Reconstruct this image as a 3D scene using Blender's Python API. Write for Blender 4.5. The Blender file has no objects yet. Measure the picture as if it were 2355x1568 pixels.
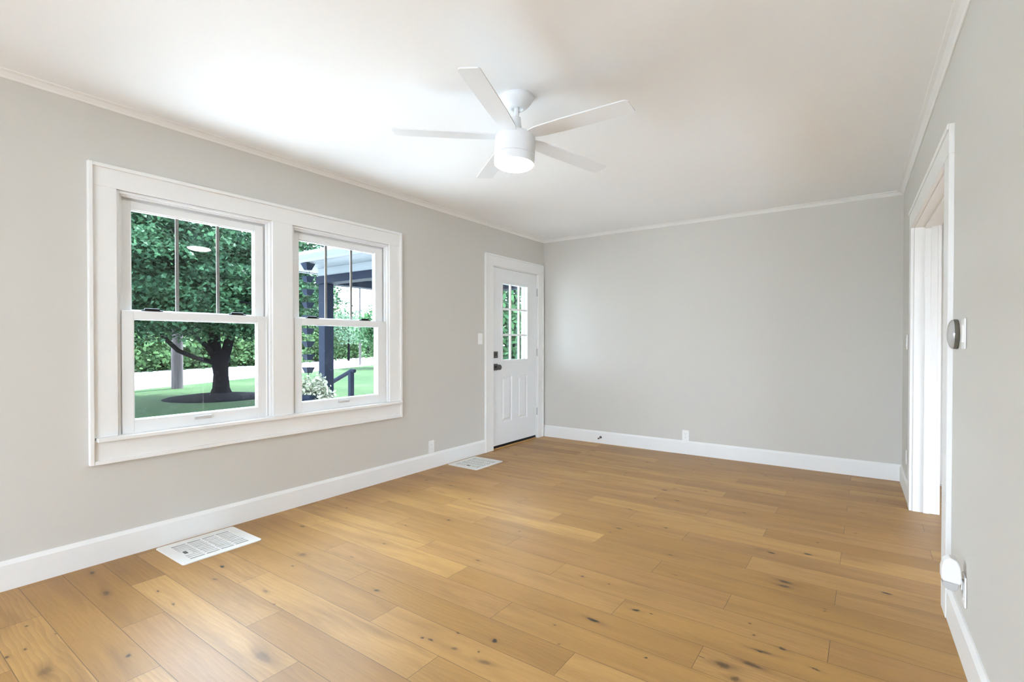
import bpy, math, random
import numpy as np
from mathutils import Vector, Matrix
rnd = random.Random(7)
rng = np.random.default_rng(11)
scene = bpy.context.scene
COL = scene.collection

# ------------------------------------------------------------------ camera, sky, sun, exposure
def camera():
    f, yaw, pit, rol = 1150.87, 0.6186, -0.0095, 0.0002
    cy, sy = math.cos(yaw), math.sin(yaw)
    fw, rt, up = Vector((-sy, cy, 0)), Vector((cy, sy, 0)), Vector((0, 0, 1))
    fw2 = fw*math.cos(pit) + up*math.sin(pit)
    up2 = up*math.cos(pit) - fw*math.sin(pit)
    r = rt*math.cos(rol) + up2*math.sin(rol)
    u = up2*math.cos(rol) - rt*math.sin(rol)
    m = Matrix(((r.x, u.x, -fw2.x, 3.4338), (r.y, u.y, -fw2.y, 0.0), (r.z, u.z, -fw2.z, 1.21), (0, 0, 0, 1)))
    cd = bpy.data.cameras.new('camera')
    cd.sensor_fit = 'HORIZONTAL'
    cd.sensor_width = 36.0
    cd.lens = f/2355*36.0
    cd.shift_y = 14.883/2355
    cd.clip_start = 0.05
    cd.clip_end = 400
    c = bpy.data.objects.new('camera', cd)
    c.matrix_world = m
    COL.objects.link(c)
    scene.camera = c
camera()

w = bpy.data.worlds.new('sky')
scene.world = w
w.use_nodes = True
nt = w.node_tree
nt.nodes.clear()
bg = nt.nodes.new('ShaderNodeBackground')
wo = nt.nodes.new('ShaderNodeOutputWorld')
bg.inputs['Color'].default_value = (0.77, 0.91, 1.09, 1)
bg.inputs['Strength'].default_value = 13.0
nt.links.new(bg.outputs[0], wo.inputs[0])

sd = bpy.data.lights.new('sun', 'SUN')
sd.energy = 26.0
sd.angle = math.radians(1.0)
sd.color = (0.93, 0.98, 1.03)
so = bpy.data.objects.new('sun', sd)
so.rotation_euler = Vector((-0.12, 0.50, 0.86)).to_track_quat('Z', 'Y').to_euler()
so.location = (-8, -6, 14)
COL.objects.link(so)

scene.view_settings.view_transform = 'Standard'
scene.view_settings.look = 'None'
scene.view_settings.gamma = 1.0
scene.view_settings.use_curve_mapping = False
scene.view_settings.exposure = 0.66
cyc = scene.cycles
cyc.use_denoising = True
cyc.max_bounces = 10
cyc.diffuse_bounces = 7
cyc.glossy_bounces = 4
cyc.transmission_bounces = 4
cyc.transparent_max_bounces = 16
cyc.caustics_reflective = False
cyc.caustics_refractive = False
cyc.sample_clamp_indirect = 6.0
cyc.use_adaptive_sampling = True
cyc.adaptive_threshold = 0.015

# ------------------------------------------------------------------ materials
def new_mat(name):
    m = bpy.data.materials.new(name)
    m.use_nodes = True
    nt = m.node_tree
    nt.nodes.clear()
    out = nt.nodes.new('ShaderNodeOutputMaterial')
    return m, nt, out
def N(nt, kind, **kw):
    n = nt.nodes.new(kind)
    for k, v in kw.items():
        if k in n.inputs.keys():
            n.inputs[k].default_value = v
        else:
            setattr(n, k, v)
    return n
def S(nt, n, v):
    """input socket n gets v: a socket is linked, a value is set"""
    if isinstance(v, bpy.types.NodeSocket):
        nt.links.new(v, n)
    else:
        n.default_value = v
def math_node(nt, op, a, b=0.0, clamp=False):
    n = nt.nodes.new('ShaderNodeMath')
    n.operation = op
    n.use_clamp = clamp
    S(nt, n.inputs[0], a)
    S(nt, n.inputs[1], b)
    return n.outputs[0]
def mix_col(nt, fac, a, b, blend='MIX'):
    n = nt.nodes.new('ShaderNodeMix')
    n.data_type = 'RGBA'
    n.blend_type = blend
    S(nt, n.inputs[0], fac)
    S(nt, n.inputs[6], a)
    S(nt, n.inputs[7], b)
    return n.outputs[2]
def ramp(nt, fac, stops):
    n = nt.nodes.new('ShaderNodeValToRGB')
    el = n.color_ramp.elements
    while len(el) < len(stops):
        el.new(0.5)
    for e, (p, c) in zip(el, stops):
        e.position = p
        e.color = c if len(c) == 4 else (*c, 1)
    S(nt, n.inputs[0], fac)
    return n.outputs[0]
def noise(nt, vec, scale, detail=3.0, rough=0.5, dist=0.0):
    n = nt.nodes.new('ShaderNodeTexNoise')
    n.inputs['Scale'].default_value = scale
    n.inputs['Detail'].default_value = detail
    n.inputs['Roughness'].default_value = rough
    n.inputs['Distortion'].default_value = dist
    if vec is not None:
        nt.links.new(vec, n.inputs['Vector'])
    return n.outputs[0]
def coords(nt):
    return nt.nodes.new('ShaderNodeTexCoord').outputs['Object']
def mapping(nt, vec, scale=(1, 1, 1), loc=(0, 0, 0)):
    n = nt.nodes.new('ShaderNodeMapping')
    n.inputs['Scale'].default_value = scale
    n.inputs['Location'].default_value = loc
    nt.links.new(vec, n.inputs['Vector'])
    return n.outputs[0]
def principled(nt, out, color, rough=0.5, spec=0.5, metal=0.0, bump=None, bump_d=0.001, bump_s=0.3):
    p = nt.nodes.new('ShaderNodeBsdfPrincipled')
    S(nt, p.inputs['Base Color'], color if isinstance(color, bpy.types.NodeSocket) else (*color, 1))
    S(nt, p.inputs['Roughness'], rough)
    p.inputs['Specular IOR Level'].default_value = spec
    p.inputs['Metallic'].default_value = metal
    if bump is not None:
        b = nt.nodes.new('ShaderNodeBump')
        b.inputs['Strength'].default_value = bump_s
        b.inputs['Distance'].default_value = bump_d
        nt.links.new(bump, b.inputs['Height'])
        nt.links.new(b.outputs[0], p.inputs['Normal'])
    nt.links.new(p.outputs[0], out.inputs[0])
    return p
def plain(name, color, rough=0.5, spec=0.5, metal=0.0, var=0.03, scale=8.0, bump_d=0.0004):
    m, nt, out = new_mat(name)
    nz = noise(nt, coords(nt), scale, 4)
    lo = tuple(c*(1-var) for c in color)
    hi = tuple(min(1, c*(1+var)) for c in color)
    c = mix_col(nt, nz, (*lo, 1), (*hi, 1))
    nf = noise(nt, coords(nt), scale*30, 2)
    principled(nt, out, c, rough, spec, metal, bump=nf, bump_d=bump_d, bump_s=0.15)
    return m

M_wall = plain('wall_paint', (0.610, 0.592, 0.550), 0.75, 0.25, var=0.012, scale=2.0)
M_ceil = plain('ceiling_paint', (0.905, 0.925, 0.94), 0.8, 0.2, var=0.008, scale=1.5)
M_trim = plain('trim_paint', (0.82, 0.822, 0.808), 0.38, 0.45, var=0.008)
M_vinyl = plain('window_vinyl', (0.805, 0.815, 0.815), 0.35, 0.45, var=0.008)
M_door = plain('door_paint', (0.80, 0.815, 0.82), 0.42, 0.4, var=0.008)
M_plate = plain('switch_plastic', (0.86, 0.86, 0.85), 0.3, 0.5, var=0.005)
M_slot = plain('outlet_slot', (0.30, 0.30, 0.29), 0.5, 0.3)
M_fan = plain('fan_white', (0.82, 0.855, 0.89), 0.35, 0.45, var=0.005)
M_black = plain('black_rubber_and_gap_shade', (0.006, 0.006, 0.007), 0.5, 0.3)
M_lock = plain('sash_lock_black', (0.008, 0.008, 0.009), 0.25, 0.5)
M_bronze = plain('dark_pewter', (0.115, 0.110, 0.104), 0.4, 0.5, 0.6)
M_hinge = plain('brushed_nickel', (0.42, 0.41, 0.39), 0.35, 0.5, 0.7)
M_pull = plain('sash_lift_grey', (0.52, 0.51, 0.495), 0.35, 0.5)
M_grille = plain('grille_between_glass', (0.27, 0.25, 0.245), 0.5, 0.2)
M_ventd = plain('register_inside', (0.36, 0.365, 0.355), 0.6, 0.3)
M_vent = plain('register_white', (0.84, 0.84, 0.82), 0.4, 0.4)
M_lever = plain('register_lever', (0.13, 0.13, 0.12), 0.4, 0.4)
M_olive = plain('thermostat_back', (0.125, 0.118, 0.092), 0.5, 0.4)
M_silver = plain('thermostat_dome', (0.50, 0.50, 0.49), 0.12, 0.7, 0.2)
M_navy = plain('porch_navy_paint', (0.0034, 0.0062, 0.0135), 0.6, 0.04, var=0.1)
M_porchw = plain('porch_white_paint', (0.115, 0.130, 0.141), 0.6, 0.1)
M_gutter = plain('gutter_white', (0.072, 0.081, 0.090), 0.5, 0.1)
M_bounce_terr = plain('bounce_terrace_concrete', (0.52, 0.52, 0.52), 0.85, 0.2, var=0.05)
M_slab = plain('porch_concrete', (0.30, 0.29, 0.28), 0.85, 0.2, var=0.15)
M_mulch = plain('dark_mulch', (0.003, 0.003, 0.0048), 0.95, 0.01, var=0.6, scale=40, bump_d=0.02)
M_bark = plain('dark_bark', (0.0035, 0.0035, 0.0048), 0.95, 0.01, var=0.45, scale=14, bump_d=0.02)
M_bounce_drive = plain('bounce_driveway_concrete', (0.62, 0.62, 0.62), 0.9, 0.1, var=0.04)
M_road = plain('pale_road', (0.62, 0.62, 0.62), 0.9, 0.1, var=0.05)
M_threshold = plain('oak_threshold', (0.50, 0.27, 0.09), 0.4, 0.4, var=0.1)
M_ext = plain('exterior_white', (0.80, 0.81, 0.80), 0.6, 0.3)
M_diff = plain('frosted_diffuser', (0.50, 0.50, 0.49), 0.25, 0.5)

def shingles():
    m, nt, out = new_mat('roof_shingles')
    c = coords(nt)
    br = nt.nodes.new('ShaderNodeTexBrick')
    br.inputs['Scale'].default_value = 1.0
    br.inputs['Brick Width'].default_value = 0.25
    br.inputs['Row Height'].default_value = 0.10
    br.inputs['Mortar Size'].default_value = 0.008
    br.inputs['Color1'].default_value = (0.10, 0.098, 0.108, 1)
    br.inputs['Color2'].default_value = (0.12, 0.117, 0.125, 1)
    br.inputs['Mortar'].default_value = (0.04, 0.037, 0.046, 1)
    nt.links.new(c, br.inputs['Vector'])
    principled(nt, out, br.outputs['Color'], 0.9, 0.1)
    return m
M_shingle = shingles()

def pole_mat():
    m, nt, out = new_mat('weathered_pole_wood')
    c = mapping(nt, coords(nt), (14, 14, 0.8))
    nz = noise(nt, c, 1.6, 5, 0.6)
    col = ramp(nt, nz, [(0.25, (0.030, 0.026, 0.0265)), (0.75, (0.078, 0.068, 0.069))])
    principled(nt, out, col, 0.9, 0.02, bump=nz, bump_d=0.01)
    return m
M_pole = pole_mat()

def glass_mat(specks):
    m, nt, out = new_mat('window_glass')
    tr = N(nt, 'ShaderNodeBsdfTransparent', Color=(0.955, 0.98, 0.975, 1))
    gl = N(nt, 'ShaderNodeBsdfGlossy', Color=(1, 1, 1, 1), Roughness=0.0)
    fr = nt.nodes.new('ShaderNodeFresnel')
    gm = nt.nodes.new('ShaderNodeNewGeometry')       # thin pane: both faces reflect alike, no total internal reflection
    nt.links.new(math_node(nt, 'POWER', 1.34, math_node(nt, 'SUBTRACT', 1.0, math_node(nt, 'MULTIPLY', gm.outputs['Backfacing'], 2.0))), fr.inputs['IOR'])
    mx = nt.nodes.new('ShaderNodeMixShader')
    nt.links.new(fr.outputs[0], mx.inputs[0])
    nt.links.new(tr.outputs[0], mx.inputs[1])
    nt.links.new(gl.outputs[0], mx.inputs[2])
    last = mx.outputs[0]
    if specks:                                   # dried rain spots on the outside of the pane
        v = nt.nodes.new('ShaderNodeTexVoronoi')
        v.inputs['Scale'].default_value = 140
        nt.links.new(coords(nt), v.inputs['Vector'])
        keep = noise(nt, coords(nt), 6, 3)
        size = math_node(nt, 'MULTIPLY', math_node(nt, 'SUBTRACT', keep, 0.30, True), 0.36)
        dot = math_node(nt, 'LESS_THAN', v.outputs['Distance'], size)
        f = math_node(nt, 'MULTIPLY', dot, 0.13)
        df = N(nt, 'ShaderNodeBsdfDiffuse', Color=(0.85, 0.9, 0.95, 1))
        tl = N(nt, 'ShaderNodeBsdfTranslucent', Color=(0.85, 0.9, 0.95, 1))
        ad = nt.nodes.new('ShaderNodeMixShader')
        ad.inputs[0].default_value = 0.6
        nt.links.new(df.outputs[0], ad.inputs[1])
        nt.links.new(tl.outputs[0], ad.inputs[2])
        m2 = nt.nodes.new('ShaderNodeMixShader')
        nt.links.new(f, m2.inputs[0])
        nt.links.new(last, m2.inputs[1])
        nt.links.new(ad.outputs[0], m2.inputs[2])
        last = m2.outputs[0]
    nt.links.new(last, out.inputs[0])
    return m
M_glass = glass_mat(True)
M_glassd = glass_mat(False)

def emit_mat():
    m, nt, out = new_mat('lit_lens')
    e = N(nt, 'ShaderNodeEmission', Color=(1.0, 0.985, 0.965, 1), Strength=34.0)
    nt.links.new(e.outputs[0], out.inputs[0])
    return m
M_lens = emit_mat()

def leaf_mat(name, dark, light, trans=0.35):
    m, nt, out = new_mat(name)
    g = nt.nodes.new('ShaderNodeNewGeometry')
    nz = noise(nt, coords(nt), 1.1, 2)
    nz = math_node(nt, 'MULTIPLY', math_node(nt, 'SUBTRACT', nz, 0.40, True), 2.6, True)  # clump noise paints lit sprays and shaded gaps into the leaf colour
    f = math_node(nt, 'ADD', math_node(nt, 'MULTIPLY', g.outputs['Random Per Island'], 0.45), math_node(nt, 'MULTIPLY', nz, 0.55))
    col = mix_col(nt, f, (*dark, 1), (*light, 1))
    p = N(nt, 'ShaderNodeBsdfPrincipled', Roughness=0.45)
    p.inputs['Specular IOR Level'].default_value = 0.04
    nt.links.new(col, p.inputs['Base Color'])
    t = nt.nodes.new('ShaderNodeBsdfTranslucent')
    nt.links.new(col, t.inputs['Color'])
    mx = nt.nodes.new('ShaderNodeMixShader')
    mx.inputs[0].default_value = trans
    nt.links.new(p.outputs[0], mx.inputs[1])
    nt.links.new(t.outputs[0], mx.inputs[2])
    nt.links.new(mx.outputs[0], out.inputs[0])
    return m
M_leaf = leaf_mat('maple_leaves', (0.0030, 0.012, 0.0075), (0.044, 0.104, 0.052))
M_leaf2 = leaf_mat('woodland_leaves', (0.014, 0.033, 0.013), (0.062, 0.112, 0.044))
M_leaf3 = leaf_mat('pale_leaves', (0.060, 0.105, 0.066), (0.130, 0.190, 0.125))
M_leaf4 = leaf_mat('broad_shrub_leaves', (0.014, 0.046, 0.020), (0.058, 0.128, 0.050))
M_varieg = leaf_mat('variegated_leaves', (0.09, 0.11, 0.06), (0.36, 0.36, 0.29), 0.25)

def grass_mat():
    m, nt, out = new_mat('lawn_grass')
    c = coords(nt)
    a = noise(nt, c, 0.35, 3)
    b = noise(nt, c, 9.0, 5, 0.7)
    f = math_node(nt, 'ADD', math_node(nt, 'MULTIPLY', a, 0.45), math_node(nt, 'MULTIPLY', b, 0.55))
    col = ramp(nt, f, [(0.3, (0.008, 0.020, 0.008)), (0.52, (0.018, 0.033, 0.014)), (0.70, (0.040, 0.058, 0.028))])
    principled(nt, out, col, 0.9, 0.02, bump=b, bump_d=0.03, bump_s=0.6)
    return m
M_grass = grass_mat()

def floor_mat():
    m, nt, out = new_mat('oak_planks')
    at = nt.nodes.new('ShaderNodeAttribute'); at.attribute_name = 'plank_pos'        # u, v in the plank, plank id
    si = nt.nodes.new('ShaderNodeAttribute'); si.attribute_name = 'plank_edge'       # distances to the four edges
    kn = nt.nodes.new('ShaderNodeAttribute'); kn.attribute_name = 'knot'             # knot core, halo, figure
    rn = nt.nodes.new('ShaderNodeAttribute'); rn.attribute_name = 'plank_tone'
    sx = nt.nodes.new('ShaderNodeSeparateXYZ'); nt.links.new(at.outputs['Vector'], sx.inputs[0])
    ks = nt.nodes.new('ShaderNodeSeparateXYZ'); nt.links.new(kn.outputs['Vector'], ks.inputs[0])
    ts = nt.nodes.new('ShaderNodeSeparateXYZ'); nt.links.new(rn.outputs['Vector'], ts.inputs[0])
    es = nt.nodes.new('ShaderNodeSeparateXYZ'); nt.links.new(si.outputs['Vector'], es.inputs[0])
    core, halo = ks.outputs[0], ks.outputs[1]
    u, v, pid = sx.outputs[0], sx.outputs[1], sx.outputs[2]
    # grain runs along u and bends round the knots
    vb = math_node(nt, 'ADD', v, math_node(nt, 'MULTIPLY', halo, 0.030))
    def vec(su, sv):
        c = nt.nodes.new('ShaderNodeCombineXYZ')
        S(nt, c.inputs[0], math_node(nt, 'MULTIPLY', u, su))
        S(nt, c.inputs[1], math_node(nt, 'MULTIPLY', vb, sv))
        S(nt, c.inputs[2], math_node(nt, 'MULTIPLY', pid, 7.31))
        return c.outputs[0]
    broad = noise(nt, vec(1.4, 11.0), 1.0, 3, 0.55, 0.6)
    fine = noise(nt, vec(7.0, 170.0), 1.0, 4, 0.65)
    pores = noise(nt, vec(22.0, 420.0), 1.0, 2, 0.5)
    wv = nt.nodes.new('ShaderNodeTexWave')
    wv.wave_type = 'BANDS'; wv.bands_direction = 'Y'; wv.wave_profile = 'SAW'
    wv.inputs['Scale'].default_value = 6.0
    wv.inputs['Distortion'].default_value = 14.0
    wv.inputs['Detail'].default_value = 2.5
    wv.inputs['Detail Scale'].default_value = 0.6
    nt.links.new(vec(0.55, 2.4), wv.inputs['Vector'])
    base = mix_col(nt, ts.outputs[0], (0.365, 0.190, 0.046, 1), (0.540, 0.312, 0.096, 1))
    base = mix_col(nt, math_node(nt, 'MULTIPLY', ts.outputs[1], 0.42), base, (0.395, 0.203, 0.082, 1))
    base = mix_col(nt, math_node(nt, 'MULTIPLY', math_node(nt, 'SUBTRACT', broad, 0.42, True), 2.2, True), base, (0.270, 0.135, 0.038, 1))
    figure = math_node(nt, 'MULTIPLY', wv.outputs[1], ts.outputs[2])
    base = mix_col(nt, math_node(nt, 'MULTIPLY', figure, 0.36, True), base, (0.215, 0.115, 0.040, 1))
    g = math_node(nt, 'MULTIPLY', math_node(nt, 'SUBTRACT', fine, 0.5, True), 1.1, True)
    base = mix_col(nt, g, base, (0.235, 0.125, 0.045, 1))
    pk = math_node(nt, 'MULTIPLY', math_node(nt, 'GREATER_THAN', pores, 0.64), 0.20)
    base = mix_col(nt, pk, base, (0.20, 0.115, 0.055, 1))
    base = mix_col(nt, math_node(nt, 'MULTIPLY', halo, 0.78, True), base, (0.150, 0.072, 0.022, 1))
    base = mix_col(nt, core, base, (0.018, 0.011, 0.008, 1))
    d = math_node(nt, 'MINIMUM', math_node(nt, 'MINIMUM', es.outputs[0], es.outputs[1]), es.outputs[2])
    gap = math_node(nt, 'LESS_THAN', d, 0.0011)
    base = mix_col(nt, math_node(nt, 'MULTIPLY', gap, 0.75), base, (0.06, 0.032, 0.014, 1))
    h = math_node(nt, 'SUBTRACT', math_node(nt, 'MULTIPLY', fine, 0.35), math_node(nt, 'MULTIPLY', gap, 1.0))
    rgh = math_node(nt, 'ADD', 0.36, math_node(nt, 'MULTIPLY', fine, 0.14))
    principled(nt, out, base, rgh, 0.46, bump=h, bump_d=0.0006, bump_s=0.35)
    return m
M_floor = floor_mat()

# ------------------------------------------------------------------ mesh builder
class MB:
    def __init__(s, fn=None):
        s.v, s.f, s.fn = [], [], fn
    def add(s, vs, fs):
        b = len(s.v)
        s.v += [tuple(p) for p in vs]
        s.f += [tuple(i + b for i in f) for f in fs]
        return s
    def box(s, x0, x1, y0, y1, z0, z1):
        x0, x1 = sorted((x0, x1)); y0, y1 = sorted((y0, y1)); z0, z1 = sorted((z0, z1))
        return s.add([(x0,y0,z0),(x1,y0,z0),(x1,y1,z0),(x0,y1,z0),(x0,y0,z1),(x1,y0,z1),(x1,y1,z1),(x0,y1,z1)],
                     [(0,3,2,1),(4,5,6,7),(0,1,5,4),(1,2,6,5),(2,3,7,6),(3,0,4,7)])
    def prism(s, poly, a, b, axis):
        """polygon of (p,q) pairs run along axis from a to b; axis y: (x,z), axis x: (y,z), axis z: (x,y)"""
        def mk(p, t):
            return {'y': (p[0], t, p[1]), 'x': (t, p[0], p[1]), 'z': (p[0], p[1], t)}[axis]
        n = len(poly)
        vs = [mk(p, a) for p in poly] + [mk(p, b) for p in poly]
        fs = [tuple(range(n))[::-1], tuple(range(n, 2*n))] + [(i, (i+1) % n, n+(i+1) % n, n+i) for i in range(n)]
        return s.add(vs, fs)
    def lathe(s, prof, c, ax=(0, 0, 1), n=40):
        """profile of (radius, height) turned about an axis through c"""
        ax = Vector(ax).normalized()
        e1 = ax.orthogonal().normalized(); e2 = ax.cross(e1)
        c = Vector(c); vs = []; fs = []; rows = []
        for r, h in prof:
            if r < 1e-6:
                rows.append([len(vs)]); vs.append(c + ax*h)
            else:
                rows.append(list(range(len(vs), len(vs)+n)))
                vs += [c + ax*h + (e1*math.cos(2*math.pi*k/n) + e2*math.sin(2*math.pi*k/n))*r for k in range(n)]
        for A, B in zip(rows, rows[1:]):
            for k in range(n):
                a, a2 = A[k % len(A)], A[(k+1) % len(A)]
                b, b2 = B[k % len(B)], B[(k+1) % len(B)]
                q = []
                for i in (a, a2, b2, b):
                    if i not in q: q.append(i)
                if len(q) > 2: fs.append(tuple(q))
        return s.add(vs, fs)
    def tube(s, pts, rad, n=10, cap=True):
        pts = [Vector(p) for p in pts]
        if not hasattr(rad, '__len__'): rad = [rad]*len(pts)
        vs = []; fs = []
        ref = None
        for i, p in enumerate(pts):
            t = (pts[min(i+1, len(pts)-1)] - pts[max(i-1, 0)]).normalized()
            e1 = t.orthogonal().normalized() if ref is None else (ref - t*ref.dot(t)).normalized()
            ref = e1; e2 = t.cross(e1)
            vs += [p + (e1*math.cos(2*math.pi*k/n) + e2*math.sin(2*math.pi*k/n))*rad[i] for k in range(n)]
        for i in range(len(pts)-1):
            for k in range(n):
                fs.append((i*n+k, i*n+(k+1) % n, (i+1)*n+(k+1) % n, (i+1)*n+k))
        if cap:
            fs += [tuple(range(n))[::-1], tuple(range((len(pts)-1)*n, len(pts)*n))]
        return s.add(vs, fs)
    def build(s, name, mat, parent=None, bevel=0.0, smooth=False, seg=2):
        vs = [s.fn(p) for p in s.v] if s.fn else s.v
        me = bpy.data.meshes.new(name)
        me.from_pydata([tuple(p) for p in vs], [], s.f)
        me.materials.append(mat)
        o = bpy.data.objects.new(name, me)
        COL.objects.link(o)
        if parent is not None:
            o.parent = parent
            o.matrix_parent_inverse = PINV.get(parent.name, Matrix())
        if smooth:
            me.polygons.foreach_set('use_smooth', [True]*len(me.polygons))
            me.set_sharp_from_angle(angle=math.radians(38))
        if bevel:
            b = o.modifiers.new('bevel', 'BEVEL')
            b.width = bevel; b.segments = seg; b.limit_method = 'ANGLE'; b.harden_normals = False
        return o
PINV = {}
def tag(o, label=None, cat=None, group=None, kind=None):
    if label: o['label'] = label
    if cat: o['category'] = cat
    if group: o['group'] = group
    if kind: o['kind'] = kind
    return o
def empty(name, loc, label=None, cat=None, group=None, kind=None):
    o = bpy.data.objects.new(name, None)
    o.location = loc
    o.empty_display_size = 0.1
    COL.objects.link(o)
    PINV[o.name] = Matrix.Translation(loc).inverted()
    return tag(o, label, cat, group, kind)

# right wall runs out of square: t is the distance out of the wall into the room
YB = 5.5295
def xw(y): return 3.6792 + 0.0214*(YB - y)
def RW(p): return (xw(p[1]) - p[0], p[1], p[2])
CEIL = 2.53

def wall_grid(mb, u0, u1, z0, z1, holes, place):
    """boxes that fill a wall rectangle around its openings"""
    us = sorted({u0, u1, *[h[0] for h in holes], *[h[1] for h in holes]})
    zs = sorted({z0, z1, *[h[2] for h in holes], *[h[3] for h in holes]})
    for a, b in zip(us, us[1:]):
        for c, d in zip(zs, zs[1:]):
            m, k = (a+b)/2, (c+d)/2
            if not any(h[0] < m < h[1] and h[2] < k < h[3] for h in holes):
                place(a, b, c, d)

# ------------------------------------------------------------------ shell
Y0 = -3.3
W1, W2 = (1.000, 1.896), (2.046, 2.952)          # the two window openings along the left wall
WZ = (0.690, 2.064)
DY = (4.445, 5.377)                               # front door opening
mb = MB()
wall_grid(mb, Y0, YB + 0.13, -0.05, CEIL + 0.05,
          [(*W1, *WZ), (*W2, *WZ), (*DY, -0.04, 2.075)],
          lambda a, b, c, d: mb.box(-0.16, 0, a, b, c, d))
tag(mb.build('wall_left', M_wall), 'greige wall with the two windows and the front door', 'wall', kind='structure')
mb = MB().box(0, 6.0, YB, YB + 0.13, -0.05, CEIL + 0.05)
tag(mb.build('wall_back', M_wall), 'greige far wall facing the camera beside the front door', 'wall', kind='structure')
OP = (3.02, 4.60, 2.035)                          # cased opening in the right wall: near edge, far edge, head
mb = MB(RW)
wall_grid(mb, Y0, YB, -0.05, CEIL + 0.05, [(OP[0]-0.012, OP[1]+0.012, -0.04, OP[2]+0.012)],
          lambda a, b, c, d: mb.box(-0.13, 0, a, b, c, d))
tag(mb.build('wall_right', M_wall), 'greige wall on the right with the wide cased opening', 'wall', kind='structure')
mb = MB()
wall_grid(mb, -0.16, 3.9, -0.05, CEIL + 0.05, [(1.35, 3.5, 0.1, 2.0)], lambda a, b, c, d: mb.box(a, b, Y0 - 0.12, Y0, c, d))  # opening added behind the camera so that daylight fills the room
tag(mb.build('wall_rear', M_wall), 'wall behind the camera with a wide opening added to let daylight in', 'wall', kind='structure')
mb = MB().box(5.9, 6.0, 3.95, YB, -0.05, CEIL + 0.05).box(5.9, 6.0, 1.5, 3.95, 1.00, CEIL + 0.05).box(5.9, 6.0, 1.5, 2.2, -0.05, 1.0).box(3.9, 5.9, 1.40, 1.5, -0.05, CEIL + 0.05)  # low side opening added out of view to send daylight onto the ceiling
tag(mb.build('wall_adjoining', M_wall), 'wall of the room beyond the cased opening, low gap added for daylight', 'wall', kind='structure')
mb = MB().box(-0.16, 3.9, Y0, 1.5, CEIL, CEIL + 0.1).box(-0.16, 6.0, 1.5, YB + 0.13, CEIL, CEIL + 0.1)
tag(mb.build('ceiling', M_ceil), 'smooth white ceiling carrying the fan', 'ceiling', kind='structure')
mb = MB().box(-0.45, 3.95, Y0 - 0.6, 1.5, CEIL + 0.1, CEIL + 0.2).box(-0.45, 7.4, 1.5, YB + 0.4, CEIL + 0.1, CEIL + 0.2)  # overhangs added out of view to keep sun out and cut the sky
tag(mb.build('roof', M_ext), 'house roof above the room, unseen overhangs added to shade the openings', 'roof', kind='structure')

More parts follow.
